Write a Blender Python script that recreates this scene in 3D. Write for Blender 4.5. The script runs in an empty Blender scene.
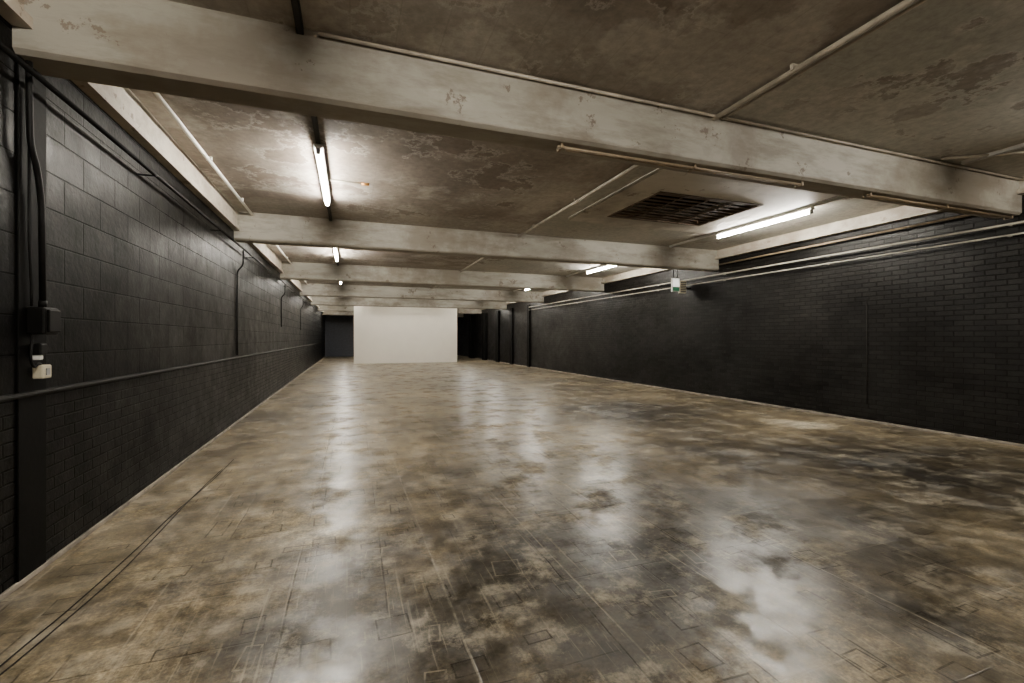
import bpy, bmesh, math, random
from mathutils import Vector, Matrix
random.seed(3)
scene = bpy.context.scene
COL = scene.collection

XL, XR = -1.763, 8.15
YN, YF = -8.0, 36.7
H = 3.45
BB = 2.99
BW = 0.27
BEAMS = [3.3 + 5.1*k for k in range(-2, 7)]

# ---------------------------------------------------------------- materials
class NT:
    def __init__(s, name):
        s.m = bpy.data.materials.new(name); s.m.use_nodes = True
        s.t = s.m.node_tree; s.b = s.t.nodes['Principled BSDF']
        s.co = s.t.nodes.new('ShaderNodeTexCoord').outputs['Object']
    def n(s, typ, **kw):
        nd = s.t.nodes.new(typ)
        for k, v in kw.items():
            if k.startswith('_'): setattr(nd, k[1:], v)
            else: s.set(nd, k.replace('_', ' '), v)
        return nd
    def set(s, nd, key, v):
        inp = nd.inputs[key] if not key.isdigit() else nd.inputs[int(key)]
        if isinstance(v, bpy.types.NodeSocket): s.t.links.new(v, inp)
        else: inp.default_value = v
    def math(s, op, a, b=0.0, clamp=False):
        nd = s.t.nodes.new('ShaderNodeMath'); nd.operation = op; nd.use_clamp = clamp
        s.set(nd, '0', a); s.set(nd, '1', b); return nd.outputs[0]
    def noise(s, scale, detail=4, rough=.55, vec=None, dist=0.0):
        nd = s.n('ShaderNodeTexNoise', Scale=scale, Detail=detail, Roughness=rough, Distortion=dist)
        s.set(nd, 'Vector', vec if vec else s.co); return nd.outputs['Fac']
    def map(s, scale=(1,1,1), rot=(0,0,0), loc=(0,0,0), vec=None):
        nd = s.t.nodes.new('ShaderNodeMapping')
        nd.inputs['Scale'].default_value = scale; nd.inputs['Rotation'].default_value = rot
        nd.inputs['Location'].default_value = loc
        s.set(nd, 'Vector', vec if vec else s.co); return nd.outputs[0]
    def ramp(s, fac, stops):
        nd = s.t.nodes.new('ShaderNodeValToRGB'); e = nd.color_ramp.elements
        while len(e) < len(stops): e.new(0.5)
        for i, (p, c) in enumerate(stops):
            e[i].position = p
            if not isinstance(c, (tuple, list)): c = (c, c, c)
            e[i].color = (c[0], c[1], c[2], 1)
        s.set(nd, 'Fac', fac); return nd.outputs[0]
    def mix(s, fac, a, b, mode='MIX'):
        nd = s.t.nodes.new('ShaderNodeMix'); nd.data_type = 'RGBA'; nd.blend_type = mode
        s.set(nd, '0', fac)
        for i, v in ((6, a), (7, b)):
            if isinstance(v, bpy.types.NodeSocket): s.t.links.new(v, nd.inputs[i])
            else: nd.inputs[i].default_value = (v[0], v[1], v[2], 1)
        return nd.outputs[2]
    def vm(s, op, a, b=None):
        nd = s.t.nodes.new('ShaderNodeVectorMath'); nd.operation = op
        s.set(nd, '0', a)
        if b is not None: s.set(nd, '1', b)
        return nd.outputs[0]
    def sepxy(s, v):
        nd = s.t.nodes.new('ShaderNodeSeparateXYZ'); s.set(nd, '0', v); return nd.outputs[0], nd.outputs[1]
    def blob(s, sep, x, y, rx, ry, amt):
        dx = s.math('MULTIPLY', s.math('SUBTRACT', sep.outputs[0], x), 1/rx)
        dy = s.math('MULTIPLY', s.math('SUBTRACT', sep.outputs[1], y), 1/ry)
        d = s.math('ADD', s.math('MULTIPLY', dx, dx), s.math('MULTIPLY', dy, dy))
        return s.math('MULTIPLY', s.math('SUBTRACT', 1.0, d, True), amt)
    def rects(s, cell, rot, loc, thr, smin, smax, w):
        """individual rectangle marks, one per grid cell: (outline, filled)"""
        p = s.map(scale=(1/cell, 1/cell, 0), rot=(0, 0, rot), loc=loc)
        fl = s.vm('FLOOR', p); fr = s.vm('SUBTRACT', p, fl)
        w1 = s.t.nodes.new('ShaderNodeTexWhiteNoise'); s.set(w1, 'Vector', fl)
        w2 = s.t.nodes.new('ShaderNodeTexWhiteNoise'); s.set(w2, 'Vector', s.vm('ADD', fl, (17.3, 5.1, 2.0)))
        r1x, r1y = s.sepxy(w1.outputs['Color']); r2x, r2y = s.sepxy(w2.outputs['Color'])
        fx, fy = s.sepxy(fr)
        room = .5-smax-.03
        def axis(f, ro, rs):
            c = s.math('ADD', .5-room, s.math('MULTIPLY', ro, 2*room))
            sz = s.math('ADD', smin, s.math('MULTIPLY', rs, smax-smin))
            return s.math('SUBTRACT', s.math('ABSOLUTE', s.math('SUBTRACT', f, c)), sz)
        d = s.math('MAXIMUM', axis(fx, r1x, r2x), axis(fy, r1y, r2y))
        act = s.math('GREATER_THAN', w1.outputs['Value'], thr)
        out = s.math('MULTIPLY', s.math('LESS_THAN', s.math('ABSOLUTE', d), w/cell/2), act)
        fil = s.math('MULTIPLY', s.math('LESS_THAN', d, 0.0), s.math('MULTIPLY', act, s.math('GREATER_THAN', w2.outputs['Value'], .6)))
        return out, fil
    def col(s, v): 
        if isinstance(v, bpy.types.NodeSocket): s.t.links.new(v, s.b.inputs['Base Color'])
        else: s.b.inputs['Base Color'].default_value = (v[0], v[1], v[2], 1)
    def bump(s, h, strength=.3, dist=.01):
        nd = s.n('ShaderNodeBump', Strength=strength, Distance=dist)
        s.set(nd, 'Height', h); s.t.links.new(nd.outputs[0], s.b.inputs['Normal'])
    def rough(s, v): s.set(s.b, 'Roughness', v)

def simple(name, c, rough=.5, metal=0.0, var=.25, scale=12, bump=0.1, spec=.5):
    t = NT(name)
    a = tuple(x*(1-var) for x in c); b = tuple(min(1, x*(1+var)) for x in c)
    t.rough(rough); t.b.inputs['Metallic'].default_value = metal
    t.b.inputs['Specular IOR Level'].default_value = spec
    t.col(t.ramp(t.noise(scale, 4), [(.3, a), (.7, b)]))
    if bump: t.bump(t.noise(scale*6, 2), bump, .002)
    return t.m

def mat_floor():
    t = NT('polished_stained_concrete')
    wn = t.n('ShaderNodeTexNoise', Scale=.8, Detail=3, Roughness=.5); t.set(wn, 'Vector', t.co)
    wv = t.n('ShaderNodeVectorMath', _operation='MULTIPLY_ADD')
    t.t.links.new(wn.outputs['Color'], wv.inputs[0]); wv.inputs[1].default_value = (2.4, 2.4, 0); t.t.links.new(t.co, wv.inputs[2])
    wv2 = t.n('ShaderNodeVectorMath', _operation='SUBTRACT'); t.t.links.new(wv.outputs[0], wv2.inputs[0]); wv2.inputs[1].default_value = (1.2, 1.2, 0)
    sep = t.n('ShaderNodeSeparateXYZ'); t.t.links.new(wv2.outputs[0], sep.inputs[0])
    big = t.noise(.50, 5, .55)
    med = t.noise(1.9, 9, .70, vec=t.map(loc=(7.3, 2.1, 0)))
    fine = t.noise(9, 9, .76)
    streak = t.noise(1.0, 6, .6, vec=t.map(scale=(2.6, .8, 1), rot=(0, 0, .05)))
    v = t.math('ADD', t.math('MULTIPLY', big, .46), t.math('MULTIPLY', med, .35))
    v = t.math('ADD', v, t.math('MULTIPLY', streak, .19))
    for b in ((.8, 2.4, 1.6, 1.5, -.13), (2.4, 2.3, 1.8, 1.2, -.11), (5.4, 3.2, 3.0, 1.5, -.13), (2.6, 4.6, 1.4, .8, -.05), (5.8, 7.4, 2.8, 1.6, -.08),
              (-1.0, 4.6, .9, 3.0, .06), (3.3, 5.6, .9, .6, .08), (7.1, 5.3, 1.0, .8, .22), (-.9, 1.7, .8, .8, .03), (.6, 8.5, 1.2, 2.5, .05), (-.3, 6.0, .8, .5, .07)):  # stains, plus the pool of light under the near right lamp, painted pale
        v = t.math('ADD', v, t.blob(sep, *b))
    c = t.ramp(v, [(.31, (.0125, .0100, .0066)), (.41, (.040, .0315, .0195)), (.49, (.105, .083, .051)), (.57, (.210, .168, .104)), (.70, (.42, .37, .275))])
    sp = t.ramp(fine, [(.31, .28), (.5, 1.0), (.69, 2.1)])
    c = t.mix(1.0, c, sp, 'MULTIPLY')
    grit = t.ramp(t.noise(55, 4, .7), [(.32, .60), (.5, 1.0), (.68, 1.5)])
    c = t.mix(1.0, c, grit, 'MULTIPLY')
    sfr = t.ramp(t.noise(3.0, 9, .80, vec=t.map(loc=(3, 9, 0))), [(.51, 0.0), (.64, 1.0)])
    c = t.mix(t.math('MULTIPLY', sfr, .55), c, (.42, .37, .28))
    sc1 = t.ramp(t.noise(1.0, 3, .6, vec=t.map(scale=(60, 3, 1), rot=(0, 0, .5))), [(.62, 0.0), (.68, 1.0)])
    sc3 = t.ramp(t.noise(1.0, 2, .5, vec=t.map(scale=(40, .9, 1), rot=(0, 0, .02), loc=(4, 2, 0))), [(.65, 0.0), (.70, 1.0)])
    scr = t.math('MAXIMUM', sc1, sc3)
    c = t.mix(t.math('MULTIPLY', scr, .24), c, (.40, .35, .26))
    wob = t.n('ShaderNodeTexNoise', Scale=4.0, Detail=4); t.set(wob, 'Vector', t.co)
    def lines(bw, rh, mort, rot, loc, mscale, lo, hi):
        br = t.n('ShaderNodeTexBrick', Scale=1.0, Mortar_Size=mort, Mortar_Smooth=.5, Brick_Width=bw, Row_Height=rh)
        vv = t.n('ShaderNodeVectorMath', _operation='MULTIPLY_ADD')
        t.t.links.new(wob.outputs['Color'], vv.inputs[0]); vv.inputs[1].default_value = (.018, .018, 0)
        t.t.links.new(t.map(rot=(0, 0, rot), loc=loc), vv.inputs[2])
        t.set(br, 'Vector', vv.outputs[0])
        msk = t.ramp(t.noise(mscale, 3, .5, vec=t.map(loc=(loc[1]*9, loc[0]*7+4, 0))), [(lo, 0.0), (hi, 1.0)])
        return t.math('MULTIPLY', br.outputs['Fac'], msk)
    l1 = lines(1.9, .62, .006, .0, (.2, .1, 0), 1.2, .48, .60)
    l3 = lines(6.4, .73, .007, 1.56, (.1, .2, 0), .9, .38, .54)
    l7 = lines(5.6, .49, .006, 1.58, (.5, 1.3, 0), 1.0, .46, .60)
    oA, fA = t.rects(.62, .04, (.3, .2, 0), .45, .05, .26, .011)
    oB, fB = t.rects(.31, -.05, (.7, .4, 0), .60, .08, .26, .009)
    oC, fC = t.rects(1.3, .0, (.1, .6, 0), .45, .08, .36, .009)
    oD, fD = t.rects(.40, .15, (.5, .9, 0), .72, .06, .22, .008)
    brk = t.ramp(t.noise(9, 4, .6, vec=t.map(loc=(1, 8, 0))), [(.38, .20), (.54, 1.0)])
    dk = t.math('MULTIPLY', t.math('MAXIMUM', t.math('MAXIMUM', oA, oB), t.math('MAXIMUM', l1, l7)), brk)
    lt = t.math('MULTIPLY', t.math('MAXIMUM', t.math('MAXIMUM', oC, oD), l3), brk)
    fill = t.math('MAXIMUM', fA, fB)
    c = t.mix(t.math('MULTIPLY', fill, .26), c, (.018, .014, .010))
    c = t.mix(t.math('MULTIPLY', fC, .05), c, (.36, .31, .22))
    c = t.mix(t.math('MULTIPLY', dk, .62), c, (.012, .010, .007))
    c = t.mix(t.math('MULTIPLY', lt, .32), c, (.38, .33, .24))
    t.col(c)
    rn = t.math('ADD', t.math('MULTIPLY', t.noise(2.3, 6, .64, vec=t.map(loc=(1, 5, 3))), .85), t.math('MULTIPLY', streak, .15))
    r = t.ramp(rn, [(.44, .285), (.51, .32), (.59, .64)])
    r = t.math('ADD', r, t.math('MULTIPLY', t.math('SUBTRACT', fine, .50), .50))
    r = t.math('ADD', r, t.math('MULTIPLY', t.math('MAXIMUM', sfr, scr), .12))
    r = t.math('MAXIMUM', r, .285)
    t.rough(r)
    gl = t.ramp(t.noise(2.2, 7, .70, vec=t.map(loc=(8, 3, 1))), [(.42, .18), (.50, .58), (.58, 1.0)])
    t.set(t.b, 'Specular IOR Level', t.math('MULTIPLY', gl, t.math('SUBTRACT', 1.0, t.math('MULTIPLY', t.math('MAXIMUM', dk, t.math('MULTIPLY', sfr, .5)), .6))))
    hgt = t.math('ADD', t.math('MULTIPLY', t.noise(2.4, 4, .55), 1.3), t.math('MULTIPLY', t.math('MAXIMUM', dk, lt), -.30))
    hgt = t.math('ADD', hgt, t.math('MULTIPLY', fine, .18))
    t.bump(hgt, .40, .012)
    return t.m

def mat_ceiling():
    t = NT('stained_concrete_soffit')
    big = t.noise(.5, 5, .55, vec=t.map(scale=(.8, 1.2, 1), loc=(2.0, 4.6, 0)))
    med = t.noise(1.5, 7, .62, vec=t.map(scale=(1, .5, 1), loc=(9, 1, 0)))
    v = t.math('ADD', t.math('MULTIPLY', big, .60), t.math('MULTIPLY', med, .40))
    c = t.ramp(v, [(.35, (.135, .108, .086)), (.45, (.222, .184, .150)), (.53, (.295, .252, .210)), (.60, (.42, .38, .325)), (.70, (.52, .48, .42))])
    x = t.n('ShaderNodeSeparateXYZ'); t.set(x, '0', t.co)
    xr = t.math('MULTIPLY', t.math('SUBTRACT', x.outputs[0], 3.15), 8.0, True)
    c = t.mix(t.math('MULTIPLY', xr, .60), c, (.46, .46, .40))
    pn = t.math('ADD', t.math('MULTIPLY', t.noise(.6, 3, .5, vec=t.map(loc=(1.2, 3.1, 0))), .5), t.math('MULTIPLY', t.noise(2.0, 9, .68, vec=t.map(loc=(5.2, 3.1, 0))), .5))
    peel = t.ramp(pn, [(.550, 0.0), (.562, 1.0)])
    c = t.mix(t.math('MULTIPLY', peel, .62), c, (.15, .112, .085))
    rim = t.ramp(pn, [(.534, 0.0), (.550, 1.0), (.562, 0.0)])
    c = t.mix(t.math('MULTIPLY', rim, .42), c, (.60, .56, .49))
    p2 = t.math('ADD', t.math('MULTIPLY', t.noise(.6, 3, .5, vec=t.map(loc=(6.2, 1.1, 4))), .5), t.math('MULTIPLY', t.noise(1.6, 8, .66, vec=t.map(loc=(2.2, 7.1, 0))), .5))
    peel2 = t.ramp(p2, [(.53, 0.0), (.575, 1.0)])
    c = t.mix(t.math('MULTIPLY', peel2, .5), c, (.52, .48, .42))
    yy = t.math('FRACT', t.math('MULTIPLY', t.math('ADD', x.outputs[1], t.math('ADD', 6.9, t.math('MULTIPLY', t.noise(1.2, 6, .65), .9))), 1/5.1))
    ed = t.ramp(yy, [(.0, 0.0), (.06, 0.0), (.12, 1.0), (.91, 1.0), (.96, 0.0)])
    c = t.mix(t.math('MULTIPLY', t.math('SUBTRACT', 1.0, ed), .40), c, (.46, .42, .36))
    bd = t.n('ShaderNodeTexBrick', Scale=1.0, Mortar_Size=.006, Mortar_Smooth=.5, Brick_Width=2.4, Row_Height=.30)
    t.set(bd, 'Vector', t.map(rot=(0, 0, 1.5708)))
    c = t.mix(t.math('MULTIPLY', bd.outputs['Fac'], .16), c, (.10, .08, .06))
    sp = t.ramp(t.noise(14, 6, .7), [(.3, .76), (.7, 1.2)])
    c = t.mix(1.0, c, sp, 'MULTIPLY')
    t.col(c); t.rough(.75)
    t.bump(t.math('ADD', med, t.math('MULTIPLY', peel, -.3)), .3, .012)
    return t.m

def mat_pale(name, a, b, stain=.55):
    t = NT(name)
    n1 = t.noise(.8, 6, .62, vec=t.map(scale=(.6, 1, 1.8))); n2 = t.noise(4, 8, .70, vec=t.map(scale=(.35, 1, 1.4), loc=(3, 1, 6)))
    c = t.ramp(n1, [(.37, b), (.59, a)])
    st = t.ramp(n2, [(.46, 0.0), (.66, 1.0)])
    c = t.mix(t.math('MULTIPLY', st, stain), c, (b[0]*.48, b[1]*.43, b[2]*.36))
    br = t.ramp(t.noise(.8, 8, .66, vec=t.map(loc=(5, 3, 1))), [(.48, 0.0), (.60, 1.0)])
    c = t.mix(t.math('MULTIPLY', br, .58), c, (.18, .142, .105))
    cn = t.noise(2.8, 7, .71, vec=t.map(loc=(8, 2, 3)))
    chip = t.ramp(cn, [(.615, 0.0), (.63, 1.0)])
    c = t.mix(t.math('MULTIPLY', chip, .7), c, (.14, .10, .07))
    # grime along the bottom arris
    z = t.n('ShaderNodeSeparateXYZ'); t.set(z, '0', t.co)
    low = t.ramp(t.math('ADD', t.math('SUBTRACT', z.outputs[2], 2.95), t.math('MULTIPLY', n2, -.12)), [(.0, 1.0), (.03, 0.0)])
    c = t.mix(t.math('MULTIPLY', low, .45), c, (.17, .135, .10))
    t.col(c); t.rough(.58)
    t.bump(t.math('ADD', t.math('ADD', n2, t.math('MULTIPLY', n1, .6)), t.math('MULTIPLY', chip, -.25)), .30, .014)
    return t.m

def mat_wall(name, kind):
    t = NT(name)
    s = t.n('ShaderNodeSeparateXYZ'); t.set(s, '0', t.co)
    cb = t.n('ShaderNodeCombineXYZ')
    t.set(cb, '0', t.math('ADD', s.outputs[1], s.outputs[0])); t.set(cb, '1', s.outputs[2])
    vec = cb.outputs[0]
    def brick(w, h, m, loc=(0,0,0)):
        b = t.n('ShaderNodeTexBrick', Scale=1.0, Mortar_Size=m, Mortar_Smooth=.4, Brick_Width=w, Row_Height=h, Bias=0.0)
        b.inputs['Color1'].default_value = (0,0,0,1); b.inputs['Color2'].default_value = (1,1,1,1); b.inputs['Mortar'].default_value = (.5,.5,.5,1)
        t.set(b, 'Vector', t.map(loc=loc, vec=vec)); return b
    small = brick(.225, .075, .0065)
    if kind == 'block':
        bigb = brick(.45, .225, .006, (0, .045, 0))
        sel = t.math('GREATER_THAN', s.outputs[2], 1.08)
        fac = t.mix(sel, small.outputs['Fac'], bigb.outputs['Fac'])
        tone = t.mix(sel, small.outputs['Color'], bigb.outputs['Color'])
    else:
        fac = small.outputs['Fac']; tone = small.outputs['Color']
    n1 = t.noise(1.0, 5, .6); n2 = t.noise(25, 3, .6); n3 = t.noise(4, 5, .65)
    k = .25 if kind == 'block' else .60
    c = t.ramp(n1, [(.35, (.0030*k, .0026*k, .0022*k)), (.65, (.0095*k, .0085*k, .0074*k))])
    c = t.mix(t.math('MULTIPLY', tone, .3 if kind == 'block' else .5), c, (.019*k, .017*k, .0148*k))
    c = t.mix(t.math('MULTIPLY', fac, .50), c, (.0007, .0006, .0005))
    gr = t.ramp(n2, [(.3, .7), (.7, 1.4)])
    c = t.mix(1.0, c, gr, 'MULTIPLY')
    sc = t.ramp(t.noise(3, 8, .75, vec=t.map(scale=(1, .5, 1.6), loc=(2, 5, 1))), [(.61, 0.0), (.70, 1.0)])
    c = t.mix(t.math('MULTIPLY', sc, .22), c, (.045, .039, .032))
    t.col(c)
    t.rough(t.ramp(n3, [(.3, .34), (.7, .52)]) if kind == 'block' else t.ramp(n3, [(.3, .32), (.7, .50)]))
    sp = .075 if kind == 'block' else .15
    nv = t.ramp(t.noise(.7, 5, .6, vec=t.map(loc=(0, 3, 8))), [(.35, .65), (.65, 1.4)])
    tv = t.math('ADD', .9, t.math('MULTIPLY', tone, .2))
    t.set(t.b, 'Specular IOR Level', t.math('MULTIPLY', t.math('MULTIPLY', t.math('MULTIPLY', t.math('SUBTRACT', 1.0, t.math('MULTIPLY', fac, .55)), nv), tv), sp))
    h = t.math('SUBTRACT', t.math('ADD', t.math('MULTIPLY', n2, .2), t.math('MULTIPLY', n3, .4)), t.math('MULTIPLY', fac, .8))
    h = t.math('ADD', h, t.math('MULTIPLY', tone, .42))
    t.bump(h, .75 if kind == 'block' else .95, .014 if kind == 'block' else .016)
    return t.m

M_FLOOR = mat_floor(); M_CEIL = mat_ceiling()
M_BEAM = mat_pale('painted_concrete_beam', (.46, .44, .385), (.335, .315, .265), .6)
M_BAND = mat_pale('pale_painted_band', (.50, .46, .385), (.36, .31, .25), .45)
M_PANEL = mat_pale('pale_plaster_panel', (.54, .50, .43), (.46, .42, .35), .2)
M_BLOCK = mat_wall('black_painted_blockwork', 'block')
M_BRICK = mat_wall('black_painted_brick', 'brick')
M_WHITE = simple('white_painted_board', (.91, .87, .785), .6, var=.02, scale=2, bump=.03)
M_BLACK = simple('black_gloss_paint', (.004, .0037, .0033), .5, spec=.10)
M_PIER = simple('black_matt_paint', (.0030, .0028, .0025), .6, spec=.05, bump=.4, scale=5)
M_RAIL = simple('black_rail_paint', (.015, .014, .013), .5)
M_PIPE = simple('painted_steel_pipe', (.38, .33, .26), .45, var=.35, scale=5)
M_RUST = simple('brown_copper_pipe', (.27, .205, .13), .5, .1, var=.3, scale=7)
M_WPIPE = simple('off_white_pipe', (.38, .35, .29), .5, var=.3, scale=4)
M_BPIPE = simple('bright_white_pipe', (.80, .77, .70), .35, var=.05, scale=4)
M_HOUS = simple('white_enamel_housing', (.7, .69, .66), .35, var=.04, bump=0)
M_CAP = simple('grey_plastic_cap', (.25, .25, .25), .4, bump=0)
M_GRATE = simple('dark_rusted_grate', (.095, .066, .044), .75, var=.2, spec=.1, bump=0)
M_VOID = simple('dark_shaft', (.006, .0045, .0035), .9, spec=0, bump=0)
M_CREAM = simple('cream_plastic', (.50, .45, .33), .4, var=.08)
M_GREEN = simple('green_sign', (.05, .25, .14), .45, var=.05, bump=0)
M_BLUE = simple('dark_blue_paint', (.045, .05, .068), .5)
M_SKIRT = simple('scuffed_grey_skirting', (.22, .19, .155), .6, var=.6, scale=6)
M_BRASS = simple('tarnished_brass', (.45, .22, .07), .35, .7)
M_CABLE = simple('black_rubber_cable', (.016, .0145, .0125), .7, spec=.2)
def emis(name, c, s):
    t = NT(name); t.col((.9, .9, .9)); t.b.inputs['Emission Color'].default_value = (*c, 1)
    t.b.inputs['Emission Strength'].default_value = s; return t.m
M_TUBE = emis('lit_fluorescent_tube', (1.0, .94, .825), 325)
M_LIT = emis('lit_sign_face', (1.0, .97, .88), 1.2)

# ---------------------------------------------------------------- geometry helpers
def obj_from_bm(name, bm, mat, smooth=False):
    me = bpy.data.meshes.new(name); bmesh.ops.recalc_face_normals(bm, faces=bm.faces)
    bm.to_mesh(me); bm.free()
    for m in (mat if isinstance(mat, list) else [mat]): me.materials.append(m)
    if smooth:
        for p in me.polygons: p.use_smooth = True
    o = bpy.data.objects.new(name, me); COL.objects.link(o); return o
def add_box(bm, x0, x1, y0, y1, z0, z1):
    vs = [bm.verts.new((x, y, z)) for z in (z0, z1) for x, y in ((x0, y0), (x1, y0), (x1, y1), (x0, y1))]
    for f in ((0,3,2,1), (4,5,6,7), (0,1,5,4), (1,2,6,5), (2,3,7,6), (3,0,4,7)):
        bm.faces.new([vs[i] for i in f])
def box(name, x0, x1, y0, y1, z0, z1, mat, bevel=0.0):
    bm = bmesh.new(); add_box(bm, x0, x1, y0, y1, z0, z1)
    if bevel: bmesh.ops.bevel(bm, geom=bm.edges[:], offset=bevel, segments=2, affect='EDGES', profile=.5)
    return obj_from_bm(name, bm, mat)
def boxes(name, lst, mat):
    bm = bmesh.new()
    for b in lst: add_box(bm, *b)
    return obj_from_bm(name, bm, mat)
def fillet(pts, r=.05, n=5):
    pts = [Vector(p) for p in pts]
    if len(pts) < 3: return pts
    out = [pts[0]]
    for i in range(1, len(pts)-1):
        a, b, c = pts[i-1], pts[i], pts[i+1]
        rr = min(r, (a-b).length*.45, (c-b).length*.45)
        p, q = b+(a-b).normalized()*rr, b+(c-b).normalized()*rr
        for k in range(n+1):
            s = k/n; out.append(p*(1-s)**2 + b*2*s*(1-s) + q*s*s)
    out.append(pts[-1]); return out
def add_tube(bm, pts, r, seg=10):
    pts = [Vector(p) for p in pts]
    d = (pts[1]-pts[0]).normalized()
    up = Vector((0,0,1)) if abs(d.z) < .9 else Vector((1,0,0))
    u = d.cross(up).normalized(); rings = []
    for i, p in enumerate(pts):
        if i == 0: d = (pts[1]-pts[0])
        elif i == len(pts)-1: d = pts[-1]-pts[-2]
        else: d = (pts[i+1]-pts[i]).normalized()+(pts[i]-pts[i-1]).normalized()
        d.normalize(); u = (u-d*u.dot(d)).normalized(); w = d.cross(u)
        rings.append([bm.verts.new(p+(u*math.cos(a)+w*math.sin(a))*r) for a in [2*math.pi*k/seg for k in range(seg)]])
    for A, B in zip(rings, rings[1:]):
        for k in range(seg): bm.faces.new((A[k], A[(k+1) % seg], B[(k+1) % seg], B[k]))
    bm.faces.new(rings[0][::-1]); bm.faces.new(rings[-1])
def pipe(name, pts, r, mat, fr=.06, seg=10):
    bm = bmesh.new(); add_tube(bm, fillet(pts, fr), r, seg)
    return obj_from_bm(name, bm, mat, True)
def top(o, label, cat, group=None):
    o['label'] = label; o['category'] = cat
    if group: o['group'] = group
    return o
def struct(o): o['kind'] = 'structure'; return o
def child(o, p): 
    o.parent = p; o.matrix_parent_inverse = p.matrix_world.inverted(); return o
def empty(name, loc):
    e = bpy.data.objects.new(name, None); e.location = loc; e.empty_display_size = .1; COL.objects.link(e)
    bpy.context.view_layer.update(); return e

# ---------------------------------------------------------------- shell
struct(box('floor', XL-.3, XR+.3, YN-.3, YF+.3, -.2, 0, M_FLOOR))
GX0, GX1, GY0, GY1 = 3.98, 5.85, 5.15, 6.5
bl = [(XL-.3, XR+.3, YN-.3, GY0, H, H+.25), (XL-.3, XR+.3, GY1, YF+.3, H, H+.25),
      (XL-.3, GX0, GY0, GY1, H, H+.25), (GX1, XR+.3, GY0, GY1, H, H+.25)]
struct(boxes('ceiling', bl, M_CEIL))
struct(box('wall_left', XL-.25, XL, YN-.25, YF+.25, 0, H, M_BLOCK))
struct(box('wall_right', XR, XR+.25, YN-.25, YF+.25, 0, H, M_BRICK))
struct(box('wall_far', XL, XR, YF, YF+.25, 0, H, M_BLUE))
struct(box('wall_near', XL, XR, YN-.25, YN, 0, H, M_BRICK))
struct(box('baseboard_left', XL, XL+.018, YN, YF, 0, .03, M_SKIRT, .004))
struct(box('baseboard_right', XR-.018, XR, YN, YF, 0, .035, M_SKIRT, .004))
tn = 1
edges = [YN] + BEAMS + [YF]
for i in range(len(edges)-1):
    y0 = edges[i] + (BW if i else 0); y1 = edges[i+1]
    if y1-y0 < .5: continue
    struct(boxes('trim_%d' % tn, [(XL, XL+.05, y0, y1, 3.13, H), (XL+.05, XL+.09, y0, y1, 3.13, 3.19)], M_BAND)); tn += 1
    struct(boxes('trim_%d' % tn, [(XR-.06, XR, y0, y1, 3.24, H), (XR-.12, XR-.06, y0, y1, 3.24, 3.30)], M_BAND)); tn += 1
PZ = H-.05
struct(boxes('trim_%d' % tn, [(3.5, 6.45, 4.35, GY0, PZ, H), (3.5, 6.45, GY1, 6.95, PZ, H), (3.5, GX0, GY0, GY1, PZ, H), (GX1, 6.45, GY0, GY1, PZ, H)], M_PANEL)); tn += 1
bm = bmesh.new()
add_tube(bm, [(XL+.025, YN, 1.075), (XL+.025, YF, 1.075)], .015, 10)
add_box(bm, XL, XL+.025, YN, YF, 1.06, 1.09)
struct(obj_from_bm('trim_%d' % tn, bm, M_BLACK)); tn += 1
struct(box('trim_%d' % tn, XL, XL+.012, 3.33, 3.58, 0, BB, M_PIER, .004)); tn += 1
for (y0, y1, d) in ((20.2, 20.5, .07), (22.6, 23.0, .09), (24.9, 25.4, .12), (27.4, 28.0, .2), (30.4, 31.1, .3)):
    struct(box('trim_%d' % tn, XR-d, XR, y0, y1, 0, BB, M_PIER, .01)); tn += 1
def door(n, x0, x1):
    o = struct(boxes('door_%d' % n, [(x0, x1, YF-.05, YF, 0, 2.1), (x0-.06, x0, YF-.08, YF, 0, 2.16), (x1, x1+.06, YF-.08, YF, 0, 2.16), (x0-.06, x1+.06, YF-.08, YF, 2.1, 2.16),
        (x0+.08, x1-.08, YF-.06, YF-.05, .25, .95), (x0+.08, x1-.08, YF-.06, YF-.05, 1.1, 1.95)], M_BLUE))
door(1, -1.45, -.55); door(2, -.4, .5)
struct(box('wall_partition', .2, 5.88, 26.0, 26.2, 0, H, M_WHITE))

# ---------------------------------------------------------------- beams
for y in BEAMS:
    bm = bmesh.new(); c = .025
    prof = [(y, H), (y, BB+c), (y+c, BB), (y+BW-c, BB), (y+BW, BB+c), (y+BW, H)]
    A = [bm.verts.new((XL, p, z)) for p, z in prof]; B = [bm.verts.new((XR, p, z)) for p, z in prof]
    for k in range(6): bm.faces.new((A[k], A[(k+1) % 6], B[(k+1) % 6], B[k]))
    bm.faces.new(A[::-1]); bm.faces.new(B)
    o = obj_from_bm('concrete_beam', bm, M_BEAM)
    top(o, 'off-white painted concrete ceiling beam with stains and chips', 'beam', 'concrete beams across the ceiling')

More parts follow.
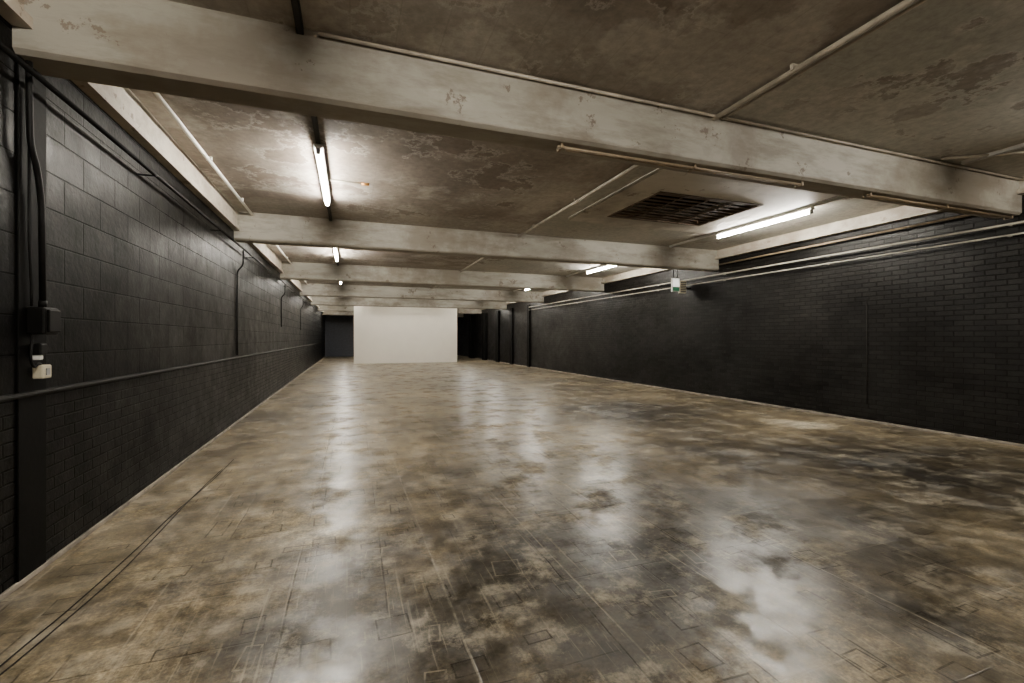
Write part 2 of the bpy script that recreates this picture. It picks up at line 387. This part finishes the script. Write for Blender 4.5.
# ---------------------------------------------------------------- strip lights
def strip_light(x, y0, y1, dz=0.0):
    zc = H-.042-dz
    e = empty('strip_light', (x, (y0+y1)/2, zc))
    bm = bmesh.new()
    prof = [(-.045, 0), (.045, 0), (.045, -.022), (.022, -.036), (-.022, -.036), (-.045, -.022)]
    A = [bm.verts.new((x+p, y0, zc+z)) for p, z in prof]; B = [bm.verts.new((x+p, y1, zc+z)) for p, z in prof]
    for k in range(6): bm.faces.new((A[k], A[(k+1) % 6], B[(k+1) % 6], B[k]))
    bm.faces.new(A[::-1]); bm.faces.new(B)
    child(obj_from_bm('housing', bm, M_HOUS), e)
    bm = bmesh.new(); add_tube(bm, [(x, y0+.05, zc-.066), (x, y1-.05, zc-.066)], .024, 8)
    child(obj_from_bm('fluorescent_tube', bm, M_TUBE, True), e)
    for yy in (y0+.01, y1-.05):
        child(box('lamp_holder', x-.022, x+.022, yy, yy+.04, zc-.096, zc-.034, M_CAP, .005), e)
    top(e, 'glowing white fluorescent strip light on slim batten', 'light', 'fluorescent strip lights')
    return e
for k in range(-1, 6):
    y = 5.1 + 5.1*k
    strip_light(-.31, y, y+2.05)
    if k < 5: strip_light(6.68, y-.1, y+1.85)
strip_light(3.0, -4.8, -2.8)
strip_light(1.6, 23.99, 24.6); strip_light(4.4, 23.99, 24.6)  # added pair, hidden behind a beam to brighten the white partition
def yb(i): return BEAMS[i]+BW, BEAMS[i+1]
for i in range(0, len(BEAMS)-1):
    a, b = yb(i)
    x = -.31
    o = boxes('cable_rail', [(x-.022, x+.022, a, b, H-.042, H-.036), (x-.022, x-.016, a, b, H-.042, H), (x+.016, x+.022, a, b, H-.042, H)], M_RAIL)
    top(o, 'black steel channel rail fixed to concrete soffit', 'rail', 'black ceiling rails')
    if b > 26.5: continue
    o = boxes('cable_rail', [(6.66, 6.70, a+.1, b-.1, H-.042, H-.036), (6.66, 6.665, a+.1, b-.1, H-.042, H), (6.695, 6.70, a+.1, b-.1, H-.042, H)], M_HOUS)
    top(o, 'white steel channel rail above a strip light', 'rail', 'white ceiling rails')

# ---------------------------------------------------------------- ceiling pipes
def ypipe(x, a, b, r, mat, label, grp, z=None, clips=True):
    z = z if z else H-r-.02
    p = pipe('ceiling_pipe', [(x, a, z), (x, b, z)], r, mat)
    top(p, label, 'pipe', grp)
    if clips:
        n = max(2, int((b-a)/1.6))
        for k in range(n):
            y = a+(b-a)*(k+.5)/n
            child(boxes('pipe_clip', [(x-r-.008, x+r+.008, y-.012, y+.012, z-.004, H), ], mat), p)
    return p
for i in range(1, len(BEAMS)-3):
    a, b = yb(i)
    ypipe(3.14, a, b, .022, M_PIPE, 'pale painted steel conduit clipped under the soffit', 'long conduits under the soffit')
    if i == 1: ypipe(3.23, a, b, .012, M_PIPE, 'thin pale conduit beside a thicker one', None, clips=False)
    ypipe(-1.50, a, b, .020, M_BPIPE, 'off-white pipe clipped to the soffit by the wall', 'off-white soffit pipes')
o = pipe('beam_conduit', [(-.2, 3.27, H-.03), (5.5, 3.27, H-.03), (8.1, 3.27, H-.03)], .013, M_PIPE)
top(o, 'pale conduit running along the top of a beam', 'conduit')
o = pipe('beam_conduit', [(6.3, 3.2, H-.02), (7.1, 2.7, H-.02), (8.1, 2.4, H-.02)], .016, M_PIPE)
top(o, 'pale conduit branching across the soffit', 'conduit')
def xpipe(x0, x1, y, label):
    p = pipe('copper_pipe', [(x0, y, BB-.026), (x1, y, BB-.026)], .012, M_RUST, .03)
    top(p, label, 'pipe')
    child(pipe('second_pipe', [(x0+.1, y+.05, BB-.02), (x1-.15, y+.05, BB-.02)], .010, M_RUST), p)
    n = 3
    for k in range(n):
        x = x0+.03+(x1-x0-.06)*k/(n-1)
        child(boxes('pipe_bracket', [(x-.010, x+.010, y-.020, y+.067, BB-.042, BB-.037), (x-.010, x+.010, y-.020, y-.015, BB-.042, BB), (x-.010, x+.010, y+.062, y+.067, BB-.042, BB)], M_RUST), p)
xpipe(1.6, 4.36, 3.37, 'brown copper pipes clipped under a concrete beam')
xpipe(5.33, 8.1, 3.37, 'brown copper pipes under a beam near the brick wall')

# ---------------------------------------------------------------- ceiling grate
e = empty('ceiling_grate', ((GX0+GX1)/2, (GY0+GY1)/2, H))
fr = [(GX0, GX1, GY0, GY0+.04, PZ-.01, H+.06), (GX0, GX1, GY1-.04, GY1, PZ-.01, H+.06), (GX0, GX0+.04, GY0+.04, GY1-.04, PZ-.01, H+.06), (GX1-.04, GX1, GY0+.04, GY1-.04, PZ-.01, H+.06)]
child(boxes('frame', fr, M_GRATE), e)
bars = []
for k in range(1, 4):
    x = GX0+.04+(GX1-GX0-.08)*k/4; bars.append((x-.010, x+.010, GY0+.04, GY1-.04, PZ-.002, PZ+.004))
n = 9
for k in range(n):
    y = GY0+.04+(GY1-GY0-.08)*(k+.5)/n; bars.append((GX0+.04, GX1-.04, y-.030, y+.030, PZ+.004, PZ+.010))
child(boxes('slatted_grille', bars, M_GRATE), e)
child(boxes('shaft_cover', [(GX0, GX1, GY0, GY1, H+.22, H+.25)], M_VOID), e)
top(e, 'dark rusted metal grating set in the concrete soffit', 'grate')

# ---------------------------------------------------------------- left wall services
o = pipe('wall_conduit', [(XL+.11, -2, 2.87), (XL+.11, 24, 2.87)], .016, M_BLACK)
top(o, 'black painted conduit running high along the blockwork', 'conduit')
for k in range(11):
    y = .5+k*2.2
    if abs(((y-3.3) % 5.1)) < .4: y += .5
    child(boxes('pipe_clip', [(XL, XL+.13, y-.015, y+.015, 2.845, 2.853)], M_BLACK), o)
for y in (8.55, 13.65, 18.7):
    zb = 1.7 if y > 9 else 1.0
    o = pipe('drop_conduit', [(XL+.105, y, 2.85), (XL+.105, y, 2.6), (XL+.016, y, 2.5), (XL+.016, y, max(zb, 1.12))], .012, M_BLACK)
    top(o, 'black vertical conduit dropping down the black wall', 'conduit', 'vertical wall conduits')
PX = XL+.012; D = .07
e = empty('isolator_box', (PX, 3.38+D, 1.45))
child(box('enclosure', PX, PX+.09, 3.31+D, 3.45+D, 1.42, 1.58, M_BLACK, .012), e)
child(box('cover_plate', PX+.09, PX+.105, 3.325+D, 3.435+D, 1.435, 1.565, M_BLACK, .005), e)
child(pipe('inlet_gland', [(PX+.045, 3.38+D, 1.58), (PX+.045, 3.38+D, 1.62)], .02, M_BLACK), e)
top(e, 'black painted metal isolator box on a black pilaster', 'switch box')
e = empty('wall_socket', (PX, 3.41+D, 1.2))
child(box('back_box', PX, PX+.05, 3.37+D, 3.46+D, 1.16, 1.24, M_CREAM, .008), e)
child(boxes('rocker_switch', [(PX+.05, PX+.056, 3.40+D, 3.43+D, 1.18, 1.22)], M_CAP), e)
top(e, 'small cream plastic socket below a black box', 'socket')
e = empty('junction_block', (PX, 3.36+D, 1.32))
child(box('body', PX, PX+.06, 3.335+D, 3.40+D, 1.30, 1.37, M_BLACK, .01), e)
child(box('terminal_cap', PX+.01, PX+.05, 3.345+D, 3.38+D, 1.272, 1.30, M_HOUS, .006), e)
top(e, 'small black junction block with white terminal', 'junction box')
o = pipe('armoured_cable', [(PX+.045, 3.38+D, 1.62), (PX+.045, 3.37+D, 2.2), (PX+.045, 3.33+D, 2.38), (PX+.045, 3.27+D, 2.50), (PX+.045, 3.26+D, 2.80), (PX+.045, 3.26+D, 2.96)], .016, M_BLACK, .10)
top(o, 'thick black armoured cable dropping to an isolator box', 'cable')
o = pipe('wall_cable', [(PX+.02, 3.31+D, 2.82), (PX+.02, 3.31+D, 1.95), (PX+.02, 3.33+D, 1.7), (PX+.02, 3.33+D, 1.585)], .007, M_BLACK, .05)
top(o, 'thin black cable running down the black pilaster', 'cable')
o = pipe('flex_cable', [(PX+.03, 3.318+D, 1.42), (PX+.03, 3.30+D, 1.28), (PX+.03, 3.33+D, 1.225), (PX+.03, 3.37+D, 1.25), (PX+.03, 3.39+D, 1.245)], .007, M_BLACK, .04)
top(o, 'thin black flex looping between box and socket', 'cable')

# ---------------------------------------------------------------- right wall services
for z, r in ((2.87, .015), (2.73, .011)):
    o = pipe('wall_pipe', [(XR-.12, -2, z), (XR-.12, 20.1, z)], r, M_WPIPE)
    top(o, 'off-white pipe running along the black brick wall', 'pipe', 'off-white wall pipes')
    for k in range(8):
        y = 1+k*2.4
        child(boxes('pipe_clip', [(XR-.12, XR, y-.012, y+.012, z-.006, z+.006)], M_WPIPE), o)
o = pipe('wall_pipe', [(XR-.10, 3.7, 3.1), (XR-.10, 8.3, 3.1)], .017, M_RUST)
top(o, 'brown pipe high on the black brick wall', 'pipe')
for k in range(3):
    y = 4.5+k*1.5
    child(boxes('pipe_clip', [(XR-.12, XR, y-.012, y+.012, 3.094, 3.106)], M_RUST), o)
o = pipe('drop_conduit', [(XR-.008, 5.16, 2.04), (XR-.008, 5.16, .3)], .006, M_CABLE)
top(o, 'thin black conduit down the black brick wall', 'conduit')
SX = .07
e = empty('exit_sign', (XR-.3, 9.4, 2.9))
child(box('case', XR-.64+SX, XR-.42+SX, 9.33, 9.38, 2.56, 2.90, M_HOUS, .006), e)
child(boxes('lit_panel', [(XR-.625+SX, XR-.435+SX, 9.323, 9.33, 2.69, 2.885)], M_LIT), e)
child(boxes('green_panel', [(XR-.625+SX, XR-.435+SX, 9.323, 9.33, 2.58, 2.67)], M_GREEN), e)
child(boxes('hanger', [(XR-.60+SX, XR-.58+SX, 9.345, 9.365, 2.90, H), (XR-.48+SX, XR-.46+SX, 9.345, 9.365, 2.90, H)], M_BLACK), e)
top(e, 'lit white emergency exit sign with small green panel', 'sign')
e = empty('vent_box', (XR-.2, 9.35, 2.7))
child(box('case', XR-.33, XR-.14, 9.33, 9.40, 2.53, 2.85, M_CREAM, .008), e)
child(boxes('louvre', [(XR-.315, XR-.155, 9.322, 9.33, 2.56+k*.045, 2.583+k*.045) for k in range(6)], M_RAIL), e)
child(boxes('bracket', [(XR-.14, XR, 9.33, 9.37, 2.64, 2.68)], M_BLACK), e)
top(e, 'small cream louvred box bracketed off the black wall', 'box')

e = empty('lamp_arm', (-.28, 6.3, H))
child(pipe('arm', [(-.27, 6.3, H-.015), (.14, 6.3, H-.015)], .010, M_WPIPE), e)
child(pipe('lamp_socket', [(.14, 6.3, H-.02), (.24, 6.3, H-.02)], .019, M_BRASS), e)
top(e, 'small brass lampholder on a short white conduit', 'lampholder')

def fcable(pts):
    P = [Vector(p) for p in pts]; out = []
    for i in range(len(P)-1):
        p0, p1, p2, p3 = P[max(i-1, 0)], P[i], P[i+1], P[min(i+2, len(P)-1)]
        for k in range(8):
            s = k/8
            out.append(.5*((2*p1)+(-p0+p2)*s+(2*p0-5*p1+4*p2-p3)*s*s+(-p0+3*p1-3*p2+p3)*s**3))
    out.append(P[-1])
    bm = bmesh.new(); add_tube(bm, out, .0038, 6)
    o = obj_from_bm('floor_cable', bm, M_CABLE, True)
    top(o, 'thin black cable lying loosely on the concrete floor', 'cable', 'cables on the floor')
z = .0038
fcable([(-1.26, 6.0, z), (-1.27, 5.2, z), (-1.32, 4.3, z), (-1.33, 3.67, z), (-1.36, 3.0, z), (-1.40, 2.57, z), (-1.45, 1.8, z), (-1.45, 1.3, z)])
fcable([(-1.28, 5.6, z), (-1.30, 4.7, z), (-1.29, 3.9, z), (-1.29, 3.3, z), (-1.33, 2.8, z), (-1.38, 2.4, z), (-1.5, 1.8, z), (-1.52, 1.3, z)])

# ---------------------------------------------------------------- world & camera
w = bpy.data.worlds.new('World'); scene.world = w; w.use_nodes = True
w.node_tree.nodes['Background'].inputs[0].default_value = (0, 0, 0, 1)
cam = bpy.data.cameras.new('Camera'); cam.sensor_width = 36; cam.lens = 454/1024*36
cam.shift_y = -3.5/1024; cam.clip_start = .02
co = bpy.data.objects.new('Camera', cam); co.location = (0, 0, 1.4)
co.rotation_euler = (math.radians(90), 0, math.radians(-19.64)); COL.objects.link(co)
scene.camera = co
